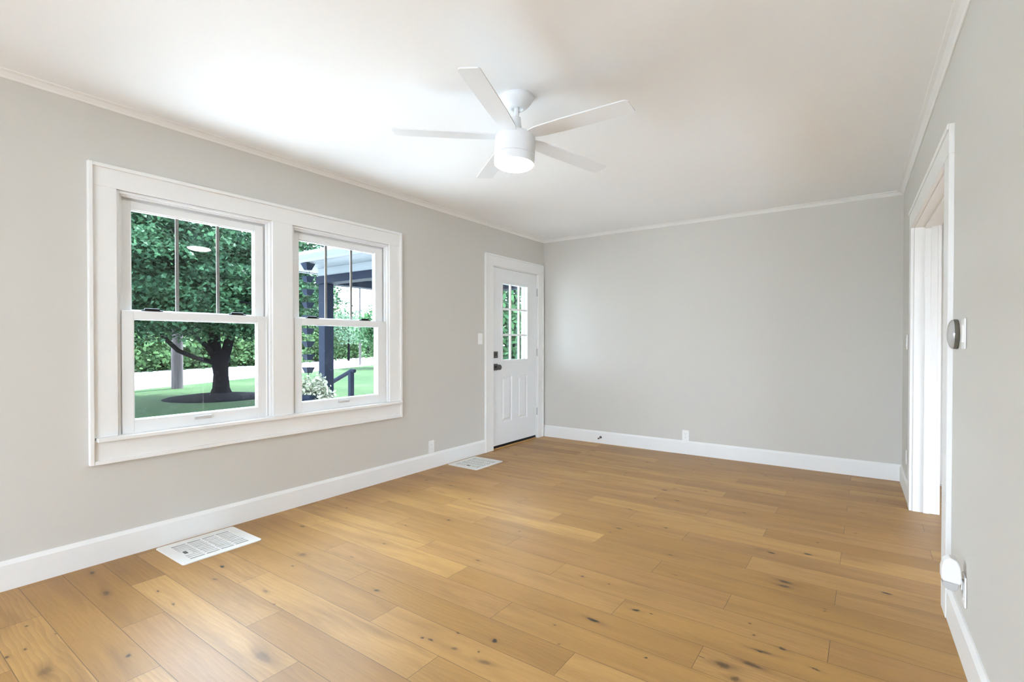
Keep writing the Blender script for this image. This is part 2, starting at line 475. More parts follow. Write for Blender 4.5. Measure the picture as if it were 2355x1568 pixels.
# ------------------------------------------------------------------ plank floor
ROWS = [0.92, 1.07, 1.237, 1.402, 1.562, 1.726, 1.893, 2.061, 2.226, 2.40, 2.567, 2.737, 2.905, 3.092, 3.253, 3.447,
        3.614, 3.785, 3.960, 4.135, 4.300, 4.468, 4.630, 4.790, 4.958, 5.112, 5.300, 5.462]
while ROWS[0] > Y0 - 0.1: ROWS.insert(0, ROWS[0] - 0.165)
ROWS.append(YB + 0.12)
R0 = min(range(len(ROWS)), key=lambda i: abs(ROWS[i] - 1.07))
START = {0: 0.055, 1: -0.365, 2: -0.775}          # end joints repeat every 1.225 m, one third further in each row
KNOTS = [  # x, y, length, width, core, halo
    (0.116, 0.855, .018, .010, .7, .8), (0.440, 0.824, .025, .014, .5, .8), (0.623, 0.976, .012, .005, .8, .3), (0.821, 0.969, .014, .005, .7, .3),
    (1.110, 0.707, .012, .008, .8, .6), (0.513, 0.530, .008, .005, .9, .2), (0.730, 0.485, .010, .005, .8, .3), (0.741, 0.432, .009, .007, .8, .4),
    (0.970, 0.496, .030, .018, .3, .7), (0.718, 1.196, .012, .007, .6, .5), (0.689, 0.586, .006, .004, .8, .1), (0.596, 1.286, .016, .010, 1, .3),
    (0.403, 1.878, .016, .010, .7, .6), (0.810, 1.625, .022, .016, .35, .8), (0.900, 1.511, .009, .005, .7, .3), (1.049, 1.280, .016, .009, .3, .5),
    (1.541, 1.006, .040, .022, .25, .6), (1.484, 1.600, .015, .009, .7, .5), (0.324, 2.278, .011, .006, .9, .3), (1.066, 2.000, .012, .006, .6, .4),
    (1.951, 1.450, .008, .005, .9, .3), (1.988, 1.460, .012, .006, .8, .3), (1.201, 1.240, .007, .005, .6, .2), (0.944, 2.284, .010, .006, .6, .3),
    (1.065, 1.769, .014, .008, .3, .5), (2.205, 1.605, .012, .011, 1, .55), (2.106, 1.472, .014, .008, .5, .5), (2.198, 1.512, .005, .005, .9, .2),
    (2.258, 1.475, .026, .010, .35, .7), (2.463, 1.975, .026, .010, 1, .9), (2.584, 2.161, .018, .008, 1, .5), (2.745, 1.856, .006, .005, 1, .1),
    (2.346, 1.845, .006, .005, .6, .2), (2.429, 1.737, .005, .005, .6, .2), (2.234, 2.314, .010, .006, .7, .5), (2.381, 2.318, .006, .005, .7, .3),
    (2.114, 3.054, .018, .009, .6, .8), (2.096, 2.959, .010, .006, .6, .4), (1.672, 2.147, .011, .007, .6, .5), (1.618, 2.635, .007, .006, .7, .2),
    (2.047, 1.560, .010, .004, .7, .2), (2.651, 2.172, .008, .004, 1, .2), (2.985, 3.208, .022, .010, 1, .3), (3.160, 3.307, .024, .009, 1, .5),
    (2.929, 3.219, .03, .02, .1, .45), (3.096, 2.856, .024, .014, .75, .9), (3.100, 2.803, .022, .013, .65, .8), (3.512, 3.010, .024, .007, 1, .35),
    (3.280, 2.671, .006, .004, .7, .2), (3.281, 2.648, .006, .004, .7, .2), (3.025, 2.344, .007, .005, .8, .2), (3.055, 2.260, .006, .006, .8, .2),
    (3.163, 2.224, .015, .007, .9, .5), (3.096, 2.153, .010, .006, 1, .3), (3.102, 2.157, .030, .008, .5, .8), (3.282, 2.155, .016, .005, .8, .4),
    (2.997, 1.981, .026, .016, .55, .95), (3.084, 2.046, .030, .012, .55, .9), (3.050, 1.924, .014, .014, .5, .8), (2.917, 1.985, .012, .004, .6, .3),
    (2.521, 2.841, .014, .006, .7, .4), (2.622, 2.610, .010, .005, .5, .3), (3.191, 3.534, .009, .006, .7, .2), (3.376, 3.850, .010, .006, .7, .2),
    (2.358, 3.239, .010, .006, .7, .3), (0.057, 4.399, .012, .012, .9, .3), (0.090, 4.615, .014, .010, .6, .4), (0.345, 4.416, .022, .010, .6, .5),
    (0.216, 3.384, .012, .009, .6, .5), (0.271, 3.144, .012, .009, .6, .5), (0.386, 2.822, .009, .007, .7, .4), (0.555, 3.149, .018, .007, .7, .4),
    (0.924, 2.960, .012, .008, .8, .4), (1.107, 2.522, .015, .008, .8, .5), (0.325, 2.277, .008, .006, .9, .2), (1.617, 2.634, .007, .006, .7, .2),
    (0.785, 3.681, .012, .008, .5, .3), (0.925, 5.090, .026, .014, .6, .6), (0.922, 4.961, .008, .008, .7, .2), (0.998, 4.876, .018, .010, .6, .4),
    (1.605, 4.392, .010, .008, .7, .3), (1.628, 4.317, .010, .008, .7, .3), (2.077, 4.067, .024, .010, .8, .6), (2.133, 4.154, .014, .008, .5, .3),
    (2.360, 4.234, .012, .009, .7, .4), (2.087, 3.810, .010, .007, .8, .3), (2.250, 3.850, .020, .007, .8, .6), (2.032, 3.453, .016, .006, .8, .6),
    (2.363, 3.239, .012, .008, .7, .5), (2.207, 3.157, .005, .005, .9, .1), (2.722, 3.854, .014, .008, .5, .4), (2.176, 5.198, .014, .010, .6, .3),
    (2.682, 5.049, .014, .010, .7, .4), (1.619, 4.914, .018, .010, .6, .5), (3.498, 4.731, .008, .008, .8, .2), (2.720, 3.853, .012, .008, .6, .3),
    (3.412, 4.339, .020, .006, .4, .6),
]
def plank_floor():
    V, F, PP, PE, KN, TN = [], [], [], [], [], []
    base = 0
    pid = 0
    r2 = random.Random(5)
    for r in range(len(ROWS)-1):
        ya, yb = ROWS[r], ROWS[r+1]
        j = START[(r - R0) % 3]
        while j > -0.2: j -= 1.2265
        while j < 6.0:
            xa, xb = j, j + 1.2265
            j = xb
            xs0, xs1 = max(xa, -0.16), min(xb, 6.0)
            if xs1 - xs0 < 0.01: continue
            pid += 1
            ks = [k for k in KNOTS if xa - 0.01 < k[0] < xb + 0.01 and ya - 0.005 < k[1] < yb + 0.005]
            xs = set(np.linspace(xs0, xs1, max(2, int((xs1-xs0)/0.06))).tolist())
            if ks:
                for k in ks:
                    L = k[2]*4.0
                    xs |= set(np.arange(max(xs0, k[0]-L), min(xs1, k[0]+L), max(0.003, k[2]*0.16)).tolist())
                ys = np.linspace(ya, yb, 40)
            else:
                ys = np.array([ya, (ya+yb)/2, yb])
            xs = np.array(sorted(xs))
            X, Y = np.meshgrid(xs, ys)
            nx, ny = len(xs), len(ys)
            x, y = X.ravel(), Y.ravel()
            V.append(np.stack([x, y, np.zeros_like(x)], 1))
            i = np.arange(ny-1)[:, None]*nx + np.arange(nx-1)[None, :]
            i = i.ravel() + base
            F.append(np.stack([i, i+1, i+nx+1, i+nx], 1))
            base += nx*ny
            PP.append(np.stack([x - xa + pid*1.7, y - ya, np.full_like(x, pid*0.37)], 1))
            PE.append(np.stack([y - ya, yb - y, np.minimum(x - xa, xb - x)], 1))
            core = np.zeros_like(x); halo = np.zeros_like(x)
            for (kx, ky, L, Wd, c, h) in ks:
                a = math.radians(r2.uniform(-12, 12))
                dx, dy = x - kx, y - ky
                p = (dx*math.cos(a) + dy*math.sin(a))/L
                q = (-dx*math.sin(a) + dy*math.cos(a))/Wd
                wob = 1 + 0.16*np.sin(2*np.arctan2(q, p) + kx*40) + 0.10*np.sin(3*np.arctan2(q, p) + ky*30) + 0.07*np.sin(7*np.arctan2(q, p) + ky*50)
                d = np.sqrt(p*p + q*q)*wob
                core = np.maximum(core, c*np.clip((1.15 - d)/0.5, 0, 1))
                d2 = np.sqrt((p/2.6)**2 + (q/1.5)**2)
                halo = np.maximum(halo, h*np.exp(-d2*d2*1.2))
            KN.append(np.stack([core, halo, core*0], 1))
            t = TONE.get((r - R0, round((xa - START[(r-R0) % 3])/1.2265)), None)
            tone = [r2.random(), r2.random()**2, min(1.0, 0.12 + r2.random()**2*0.9 + (0.3 if ya < 1.5 and xa < 1.6 else 0.0))]
            if t: tone = list(t)
            TN.append(np.tile(np.array([tone]), (len(x), 1)))
    V = np.concatenate(V); F = np.concatenate(F)
    me = bpy.data.meshes.new('floor')
    me.vertices.add(len(V)); me.vertices.foreach_set('co', V.astype(np.float32).ravel())
    me.loops.add(F.size); me.loops.foreach_set('vertex_index', F.astype(np.int32).ravel())
    me.polygons.add(len(F)); me.polygons.foreach_set('loop_start', np.arange(0, F.size, 4, dtype=np.int32))
    me.update(calc_edges=True)
    for nm, a in (('plank_pos', PP), ('plank_edge', PE), ('knot', KN), ('plank_tone', TN)):
        at = me.attributes.new(nm, 'FLOAT_VECTOR', 'POINT')
        at.data.foreach_set('vector', np.concatenate(a).astype(np.float32).ravel())
    me.materials.append(M_floor)
    o = bpy.data.objects.new('floor', me)
    COL.objects.link(o)
    tag(o, 'knotty oak plank floor running toward the windows', 'floor', kind='structure')
TONE = {}
plank_floor()

# ------------------------------------------------------------------ baseboards, crown, casings
BB = [(0, 0), (0.016, 0), (0.016, 0.124), (0.006, 0.1446), (0, 0.1446)]
mb = MB().prism(BB, Y0, 4.302, 'y')
tag(mb.build('baseboard_left', M_trim), 'white baseboard under the two windows', 'baseboard', kind='structure')
mb = MB().prism([(YB - p, q) for p, q in BB], 0.002, xw(YB), 'x')
tag(mb.build('baseboard_back', M_trim), 'white baseboard along the far wall', 'baseboard', kind='structure')
mb = MB(RW).prism(BB, OP[1] + 0.11, YB - 0.016, 'y')
tag(mb.build('baseboard_right', M_trim), 'short white baseboard between cased opening and far corner', 'baseboard', kind='structure')
mb = MB(RW).prism(BB, Y0, OP[0] - 0.131, 'y')
tag(mb.build('baseboard_right.001', M_trim), 'white baseboard on the right wall nearest the camera', 'baseboard', kind='structure')

CR = [(0, 2.4967), (0.006, 2.4967), (0.012, 2.506), (0.028, 2.520), (0.046, 2.526), (0.046, CEIL + 0.002), (0, CEIL + 0.002)]
mb = MB().prism(CR, Y0, YB - 0.002, 'y')
tag(mb.build('trim_1', M_trim, bevel=0.001), 'thin white crown moulding above the windows', 'crown moulding', kind='structure')
mb = MB().prism([(YB - p, q) for p, q in CR], 0.002, xw(YB) - 0.002, 'x')
tag(mb.build('trim_2', M_trim, bevel=0.001), 'thin white crown moulding along the far wall', 'crown moulding', kind='structure')
mb = MB(RW).prism(CR, Y0, YB - 0.002, 'y')
tag(mb.build('trim_3', M_trim, bevel=0.001), 'thin white crown moulding along the right wall', 'crown moulding', kind='structure')

# casing round both windows, with its stool and apron
cas = empty('trim_4', (0, 1.98, 0.54), 'wide white casing framing the pair of windows', 'window casing', kind='structure')
T = 0.018
A0, A1, B0, B1 = 0.872, 3.090, 0.543, 2.190
mb = MB().box(0, T, A0+0.02, A1-0.02, 2.066, B1-0.02)
mb.build('head_casing', M_trim, cas, 0.0015)
MB().box(0, T, A0+0.02, W1[0], 0.69, 2.066).build('side_casing', M_trim, cas, 0.0015)
MB().box(0, T, W2[1], A1-0.02, 0.69, 2.066).build('side_casing', M_trim, cas, 0.0015)
MB().box(0, T, W1[1], W2[0], 0.69, 2.066).build('mullion_casing', M_trim, cas, 0.0015)
MB().box(0, T, A0+0.02, A1-0.02, B0+0.02, 0.676).build('apron', M_trim, cas, 0.0015)
mb = MB()
mb.box(0, 0.030, A0, A0+0.021, B0, B1).box(0, 0.030, A1-0.021, A1, B0, B1)
mb.box(0, 0.030, A0+0.021, A1-0.021, B1-0.021, B1).box(0, 0.030, A0+0.021, A1-0.021, B0, B0+0.021)
mb.build('back_band', M_trim, cas, 0.003)
MB().box(-0.05, 0.052, 0.902, 3.072, 0.668, 0.690).build('stool', M_trim, cas, 0.003)

def window(n, o0, o1, label, tilt):
    root = empty('window_%d' % n, (0, (o0+o1)/2, 0.69), label, 'window', kind='structure')
    # frame: three stepped lips round the opening
    mb = MB()
    for t, x0, x1 in ((0.016, -0.012, 0.006), (0.030, -0.030, -0.012), (0.044, -0.055, -0.044)):
        mb.box(x0, x1, o0, o0+t, 0.69, 2.064).box(x0, x1, o1-t, o1, 0.69, 2.064)
        mb.box(x0, x1, o0+t, o1-t, 2.064-t*0.85, 2.064)
    mb.box(-0.10, -0.030, o0, o0+0.014, 0.69, 2.064).box(-0.10, -0.030, o1-0.014, o1, 0.69, 2.064)
    mb.box(-0.10, -0.030, o0+0.014, o1-0.014, 2.050, 2.064).box(-0.14, 0.002, o0, o1, 0.67, 0.694)
    mb.build('frame', M_vinyl, root, 0.0015)
    mb = MB()
    mb.box(-0.16, -0.10, o0, o0+0.03, 0.66, 2.10).box(-0.16, -0.10, o1-0.03, o1, 0.66, 2.10).box(-0.16, -0.10, o0, o1, 2.03, 2.07)
    mb.build('outer_frame', M_ext, root)
    g0, g1 = o0 + 0.080, o1 - (0.100 if n == 1 else 0.116)
    s0, s1 = o0 + 0.024, o1 - 0.040
    def sash(nm, xa, xb, z0, z1, gz0, gz1, lab):
        mb = MB()
        mb.box(xa, xb, s0, g0, z0, z1).box(xa, xb, g1, s1, z0, z1)
        mb.box(xa, xb, g0, g1, z0, gz0).box(xa, xb, g0, g1, gz1, z1)
        # glazing bead
        mb.box(xa+0.004, xb-0.008, g0, g0+0.006, gz0, gz1).box(xa+0.004, xb-0.008, g1-0.006, g1, gz0, gz1)
        mb.box(xa+0.004, xb-0.008, g0, g1, gz0, gz0+0.006).box(xa+0.004, xb-0.008, g0, g1, gz1-0.006, gz1)
        o = mb.build(nm, M_vinyl, root, 0.002)
        o['label'] = lab
        return o
    up = sash('upper_sash', -0.070, -0.034, 1.345, 2.026, 1.396, 1.980, 'upper sash divided by two grey bars')
    lo = sash('lower_sash', -0.030, 0.002, 0.694, 1.393, 0.765, 1.347, 'undivided lower sash')
    def pane(gz0, gz1, x, yaw, par):
        c = Vector((x, (g0+g1)/2, (gz0+gz1)/2))
        hw, hh = (g1-g0)/2 + 0.004, (gz1-gz0)/2 + 0.004
        R = Matrix.Rotation(yaw, 4, 'Z') @ Matrix.Rotation(0.0058*(yaw/0.01326), 4, 'Y')
        mb = MB().box(-0.001, 0.001, -hw, hw, -hh, hh)
        mb.v = [tuple(c + R @ Vector(p)) for p in mb.v]
        mb.build('glass', M_glass, par)
    pane(1.396, 1.980, -0.052, tilt, up)
    pane(0.765, 1.347, -0.014, 0.0, lo)
    for k in (1, 2):
        y = g0 + (g1-g0)*k/3 + 0.008
        MB().box(-0.062, -0.056, y-0.0095, y+0.0095, 1.390, 1.985).build('muntin', M_grille, up)
    for y in (s0 + 0.155, s0 + 0.645):
        mb = MB()
        L = 0.055
        prof = [(-L, -0.010), (-L*0.55, -0.018), (L*0.4, -0.018), (L, -0.008), (L, 0.006), (L*0.4, 0.014), (-L*0.6, 0.012), (-L, 0.004)]
        mb.prism([(-0.016 + q, y + p) for p, q in prof][::-1], 1.393, 1.401, 'z')
        mb.prism([(-0.016 + q*0.62, y + p*0.72) for p, q in prof][::-1], 1.401, 1.411, 'z')
        o = mb.build('sash_lock', M_lock, lo, 0.003)
        o['label'] = 'black sash lock on the meeting rail'
    yc = s0 + 0.418
    mb = MB().prism([(0.002, 0.729), (0.012, 0.731), (0.016, 0.738), (0.014, 0.748), (0.010, 0.752), (0.002, 0.752)], yc-0.049, yc+0.049, 'y')
    o = mb.build('sash_lift', M_pull, lo, 0.003)
    o['label'] = 'grey lift handle on the bottom rail'
window(1, *W1, 'double-hung window with the maple trunk seen through it', math.radians(-0.76))
window(2, *W2, 'double-hung window with the porch post seen through it', 0.0)

# ------------------------------------------------------------------ front door
dc = empty('trim_5', (0, 4.9, 0), 'white casing around the front door', 'door casing', kind='structure')
for a, b in ((4.302, DY[0]), (DY[1], 5.497)):
    mb = MB()
    if a < 5:
        mb.box(0, T, a+0.018, b, 0, 2.074).box(0, 0.026, a, a+0.018, 0, 2.20)
    else:
        mb.box(0, T, a, b-0.018, 0, 2.074).box(0, 0.026, b-0.018, b, 0, 2.20)
    mb.build('side_casing', M_trim, dc, 0.002)
mb = MB().box(0, T, 4.320, 5.479, 2.074, 2.182).box(0, 0.026, 4.320, 5.479, 2.182, 2.20)
mb.build('head_casing', M_trim, dc, 0.002)

door = empty('door_1', (0, 4.91, 0), 'white front door with nine small panes and a dark knob', 'door', kind='structure')
d0, d1, dz0, dz1 = 4.457, 5.364, 0.036, 2.064
L0, L1, LZ0, LZ1 = 4.640, 5.172, 1.000, 1.906
XF = -0.014
mb = MB()
hol = [(L0, L1, LZ0, LZ1)]
pan = [(4.640, 4.845, 0.285, 0.820), (4.967, 5.172, 0.285, 0.820)]
wall_grid(mb, d0, d1, dz0, dz1, hol + pan, lambda a, b, c, d: mb.box(XF-0.044, XF, a, b, c, d))
for a, b, c, d in pan:                            # pressed panels: sunk moulding, raised field
    mb.box(XF-0.044, XF-0.012, a, b, c, d)
    q = [(a, c), (b, c), (b, d), (a, d)]
    def rect(ins, x): return [(x, a+ins, c+ins), (x, b-ins, c+ins), (x, b-ins, d-ins), (x, a+ins, d-ins)]
    rings = [rect(0.0, XF), rect(0.012, XF-0.008), rect(0.024, XF-0.009), rect(0.045, XF-0.001)]
    vs = [p for r in rings for p in r]
    fs = [(i*4+k, i*4+(k+1) % 4, (i+1)*4+(k+1) % 4, (i+1)*4+k) for i in range(3) for k in range(4)] + [(12, 13, 14, 15)]
    mb.add(vs, fs)
slab = mb.build('slab', M_door, door)
mb = MB()
for x0, x1 in ((XF, XF+0.010), (XF-0.054, XF-0.044)):
    mb.box(x0, x1, L0-0.018, L0+0.012, LZ0-0.018, LZ1+0.018).box(x0, x1, L1-0.012, L1+0.018, LZ0-0.018, LZ1+0.018)
    mb.box(x0, x1, L0+0.012, L1-0.012, LZ0-0.018, LZ0+0.012).box(x0, x1, L0+0.012, L1-0.012, LZ1-0.012, LZ1+0.018)
lite = mb.build('lite_frame', M_door, door, 0.003)
for k in (1, 2):
    y = L0 + (L1-L0)*k/3
    MB().box(XF-0.020, XF+0.004, y-0.011, y+0.011, LZ0, LZ1).build('muntin', M_door, lite, 0.002)
    z = LZ0 + (LZ1-LZ0)*k/3
    MB().box(XF-0.020, XF+0.003, L0, L1, z-0.011, z+0.011).build('muntin', M_door, lite, 0.002)
MB().box(XF-0.024, XF-0.021, L0, L1, LZ0, LZ1).build('glass', M_glassd, lite)
db = MB().box(XF, XF+0.012, 4.475, 4.552, 1.036, 1.110).build('deadbolt', M_bronze, door, 0.003)
db['label'] = 'square dark deadbolt plate'
MB().box(XF+0.012, XF+0.020, 4.500, 4.527, 1.058, 1.088).box(XF+0.020, XF+0.034, 4.509, 4.518, 1.062, 1.084).build('thumb_turn', M_bronze, db, 0.003)
mb = MB().box(XF, XF+0.010, 4.475, 4.552, 0.896, 0.970)
ro = mb.build('rosette', M_bronze, door, 0.003)
ro['label'] = 'square dark rosette behind the knob'
MB().lathe([(0.014, 0), (0.014, 0.026), (0.029, 0.030), (0.031, 0.036), (0.031, 0.058), (0.028, 0.063), (0, 0.063)], (XF+0.010, 4.513, 0.933), (1, 0, 0), 32).build('knob', M_bronze, ro, smooth=True)
for z in (1.846, 1.088, 0.340):
    mb = MB()
    for k in range(3):
        mb.lathe([(0, 0.0005), (0.0065, 0.0005), (0.0065, 0.031), (0, 0.031)], (0.002, 5.371, z - 0.048 + k*0.032), n=14)
    o = mb.build('hinge', M_hinge, door, smooth=True)
    o['label'] = 'nickel hinge knuckle'
MB().box(XF-0.040, XF-0.002, d0, d1, 0.012, 0.036).build('door_sweep', M_black, door)
MB().box(XF-0.030, XF-0.010, d0, d1, dz1, dz1+0.004).build('gap_shade', M_black, door)  # black strip stands in for the shade in the gap above the slab
mb = MB().box(-0.16, -0.004, DY[0]+0.012, DY[1]-0.012, -0.02, 0.008)
tag(mb.build('door_threshold', M_threshold, bevel=0.003), 'thin orange oak threshold strip under the front door', 'threshold')
mb = MB()
mb.box(-0.24, -0.0005, DY[0], d0-0.004, 0, 2.075).box(-0.24, -0.0005, d1+0.004, DY[1], 0, 2.075).box(-0.24, -0.0005, DY[0], DY[1], 2.066, 2.075)
mb.box(-0.062, -0.052, DY[0], d0+0.012, 0, 2.075).box(-0.062, -0.052, d1-0.012, DY[1], 0, 2.075)
mb.box(-0.24, -0.160, DY[0]-0.06, DY[0], 0, 2.14).box(-0.24, -0.160, DY[1], DY[1]+0.06, 0, 2.14).box(-0.24, -0.160, DY[0]-0.06, DY[1]+0.06, 2.075, 2.14)
tag(mb.build('trim_6', M_ext, bevel=0.002), 'white jamb and outside trim of the front door', 'door jamb', kind='structure')

# ------------------------------------------------------------------ cased opening on the right
oc = empty('trim_7', (xw(3.8), 3.8, 0), 'white casing and deep jamb of the opening in the right wall', 'door casing', kind='structure')
oy0, oy1, oz = OP
MB(RW).box(0, 0.020, oy0-0.130, oy0, 0, oz).build('side_casing', M_trim, oc, 0.002)
MB(RW).box(0, 0.020, oy1, oy1+0.110, 0, oz).build('side_casing', M_trim, oc, 0.002)
mb = MB(RW).box(0, 0.020, oy0-0.130, oy1+0.110, oz, 2.166)
mb.build('head_casing', M_trim, oc, 0.002)
MB(RW).box(0.020, 0.026, oy0-0.130, oy1+0.110, 2.140, 2.166).build('head_cap', M_trim, oc, 0.002)
mb = MB(RW)
for ya, yb in ((oy0-0.012, oy0+0.006), (oy1-0.006, oy1+0.012)):
    mb.box(-0.130, 0, ya, yb, 0, oz+0.012)
mb.box(-0.130, 0, oy0, oy1, oz-0.004, oz+0.012)
mb.build('jamb', M_trim, oc, 0.0015)
mb = MB(RW)
for ya, yb in ((oy0, oy0+0.020), (oy1-0.020, oy1)):
    mb.box(-0.092, -0.058, ya, yb, 0, oz)
mb.box(-0.092, -0.058, oy0, oy1, oz-0.018, oz)
mb.build('door_stop_moulding', M_trim, oc, 0.003)
mb = MB(RW)
mb.box(-0.150, -0.130, oy0-0.10, oy0+0.002, 0, oz+0.1).box(-0.150, -0.130, oy1-0.004, oy1+0.10, 0, oz+0.1).box(-0.150, -0.130, oy0-0.1, oy1+0.1, oz, oz+0.1)
mb.build('far_casing', M_trim, oc, 0.002)
mb = MB().box(3.832, 5.9, YB-0.018, YB, 0.022, 2.45)
tag(mb.build('trim_8', M_trim), 'white panelling beyond the cased opening', 'panelling', kind='structure')

# ------------------------------------------------------------------ ceiling fan
def fan():
    P = Vector((1.8862, 2.2058, 2.3105))
    a = Vector((0.0185, 0.0559, 1.0)).normalized()
    e1 = Vector((1, 0, 0)); e1 = (e1 - a*e1.dot(a)).normalized(); e2 = a.cross(e1)
    top = P + a*((CEIL - P.z)/a.z)
    root = empty('ceiling_fan', tuple(top), 'white five-blade ceiling fan with a lit round lamp', 'ceiling fan')
    H = (top - P).length
    # canopy sits square on the ceiling
    MB().lathe([(0, 0.001), (0.086, 0.001), (0.088, -0.006), (0.085, -0.018), (0.070, -0.040), (0.054, -0.056), (0.046, -0.064), (0.030, -0.067), (0.026, -0.060), (0, -0.060)],
               tuple(top)).build('canopy', M_fan, root, smooth=True)
    MB().lathe([(0.0135, H), (0.0135, 0.075)], tuple(P), tuple(a), 20).build('downrod', M_fan, root, smooth=True)
    MB().lathe([(0.0138, 0.112), (0.023, 0.106), (0.026, 0.080), (0.036, 0.034), (0.040, 0.016), (0, 0.016)], tuple(P), tuple(a), 32).build('coupling', M_fan, root, smooth=True)
    mo = MB().lathe([(0.0000, 0.0227), (0.0619, 0.0206), (0.0969, 0.0103), (0.1072, -0.0041), (0.1083, -0.0206), (0.1083, -0.1010), (0.1031, -0.1031), (0.0000, -0.1031)],
               tuple(P), tuple(a), 56).build('motor_housing', M_fan, root, smooth=True)
    MB().lathe([(0.1000, -0.1036), (0.1083, -0.1052), (0.1088, -0.1093), (0.1077, -0.1320), (0.1067, -0.1464), (0.1021, -0.1469), (0.1021, -0.1046)],
               tuple(P), tuple(a), 56).build('lamp_ring', M_fan, root, smooth=True)
    le = MB().lathe([(0.1016, -0.1402), (0.1010, -0.1505), (0.0928, -0.1567), (0.0619, -0.1629), (0.0000, -0.1650)], tuple(P), tuple(a), 56).build('lamp_lens', M_lens, root, smooth=True)
    le['label'] = 'glowing white lamp lens'
    R, hw, pitch, ph = 0.6561, 0.0535, -0.1034, -1.2649
    for i in range(5):
        an = ph + i*2*math.pi/5
        rd = e1*math.cos(an) + e2*math.sin(an)
        tg = -e1*math.sin(an) + e2*math.cos(an)
        sd = tg*math.cos(pitch) + a*math.sin(pitch)
        nn = rd.cross(sd)
        # outline: narrow root, wider tip with rounded corners
        out = [(0.080, -0.030), (0.150, -hw*0.86), (0.30, -hw*0.98)]
        for k in range(5):
            t = -math.pi/2 + k*math.pi/8
            out.append((R - 0.022 + 0.022*math.cos(t), -hw + 0.022 + 0.022*math.sin(t)))
        for k in range(5):
            t = k*math.pi/8
            out.append((R - 0.012 + 0.012*math.cos(t), hw - 0.012 + 0.012*math.sin(t)))
        out += [(0.30, hw*0.98), (0.150, hw*0.86), (0.080, 0.030)]
        n = len(out)
        vs = [P + rd*p + sd*q + nn*0.003 for p, q in out] + [P + rd*p + sd*q - nn*0.003 for p, q in out]
        fs = [tuple(range(n)), tuple(range(n, 2*n))[::-1]] + [(j, n+j, n+(j+1) % n, (j+1) % n) for j in range(n)]
        MB().add(vs, fs).build('blade', M_fan, root)
fan()

# ------------------------------------------------------------------ floor registers
def register(name, y0, y1, label):
    x0, x1 = 0.044, 0.416
    root = empty(name, ((x0+x1)/2, (y0+y1)/2, 0.0), label, 'floor register', 'white registers by the window wall')
    mb = MB()
    gx0, gx1, gy0, gy1 = x0+0.052, x1-0.046, y0+0.058, y1-0.055
    rows, cols = 10, 4
    z0, z1 = 0.0005, 0.0065
    # rim with eased corners
    c = 0.010
    mb.prism([(x0, y0+c), (x0+c, y0), (x1-c, y0), (x1, y0+c), (x1, gy0), (x0, gy0)], z0, z1, 'z')
    mb.prism([(x0, gy1), (x1, gy1), (x1, y1-c), (x1-c, y1), (x0+c, y1), (x0, y1-c)], z0, z1, 'z')
    mb.box(x0, gx0, gy0, gy1, z0, z1).box(gx1, x1, gy0, gy1, z0, z1)
    for k in range(1, cols):
        y = gy0 + (gy1-gy0)*k/cols
        mb.box(gx0, gx1, y-0.004, y+0.004, z0, z1)
    px = (gx1-gx0)/rows
    for k in range(1, rows):
        x = gx0 + px*k
        mb.box(x-0.0062, x+0.0062, gy0, gy1, z0, z1-0.0004)
    mb.box(x0 + 0.178, x0+0.238, gy0, gy0+0.046, z0, z1)
    mb.build('grille', M_vent, root, 0.0006)
    MB().box(gx0, gx1, gy0, gy1, -0.004, 0.0022).build('damper', M_ventd, root)
    le = MB().box(x0+0.190, x0+0.226, gy0+0.010, gy0+0.026, z1-0.001, z1+0.0035).build('lever', M_lever, root)
    le['label'] = 'dark damper lever'
register('floor_register', 1.166, 1.602, 'white floor register under the left window, dark lever showing')
register('floor_register.001', 3.660, 4.088, 'white floor register just before the front door')

# ------------------------------------------------------------------ outlets, switches, small devices
def plate_frame(origin, uax, nax):
    """local (u, z, n) to world"""
    o, ux, nx = Vector(origin), Vector(uax), Vector(nax)
    return lambda p: tuple(o + ux*p[0] + Vector((0, 0, 1))*p[1] + nx*p[2])
def fbox(mb, u0, u1, z0, z1, n0, n1): return mb.box(u0, u1, z0, z1, n0, n1)
def outlet(name, origin, uax, nax, label):
    root = empty(name, origin, label, 'wall outlet')
    fn = plate_frame(origin, uax, nax)
    MB(fn).box(-0.036, 0.036, -0.058, 0.058, 0.0003, 0.006).build('cover_plate', M_plate, root, 0.002)
    rc = MB(fn).box(-0.017, 0.017, -0.034, 0.034, 0.006, 0.0085).build('receptacle', M_plate, root, 0.001)
    for z in (-0.018, 0.018):
        mb = MB(fn).box(-0.0075, -0.0055, z, z+0.008, 0.0080, 0.0088).box(0.0055, 0.0075, z, z+0.008, 0.0080, 0.0088)
        mb.box(-0.0025, 0.0025, z-0.010, z-0.005, 0.0080, 0.0088)
        mb.build('socket', M_slot, rc)
    return root
def switch(name, origin, uax, nax, label):
    root = empty(name, origin, label, 'light switch')
    fn = plate_frame(origin, uax, nax)
    MB(fn).box(-0.037, 0.037, -0.060, 0.060, 0.0003, 0.006).build('cover_plate', M_plate, root, 0.002)
    mb = MB(fn)
    mb.add([(-0.017, -0.034, 0.006), (0.017, -0.034, 0.006), (0.017, 0.034, 0.006), (-0.017, 0.034, 0.006),
            (-0.016, -0.033, 0.0105), (0.016, -0.033, 0.0105), (0.016, 0.0, 0.0078), (-0.016, 0.0, 0.0078),
            (0.016, 0.033, 0.0088), (-0.016, 0.033, 0.0088)],
           [(0, 1, 5, 4), (4, 5, 6, 7), (7, 6, 8, 9), (9, 8, 2, 3), (0, 4, 7, 3), (7, 9, 3), (1, 2, 6, 5), (6, 2, 8)])
    mb.build('rocker', M_plate, root)
LEFT = ((0, 1, 0), (1, 0, 0))
BACK = ((1, 0, 0), (0, -1, 0))
RIGHT = ((0, -1, 0), (-1, 0, 0))
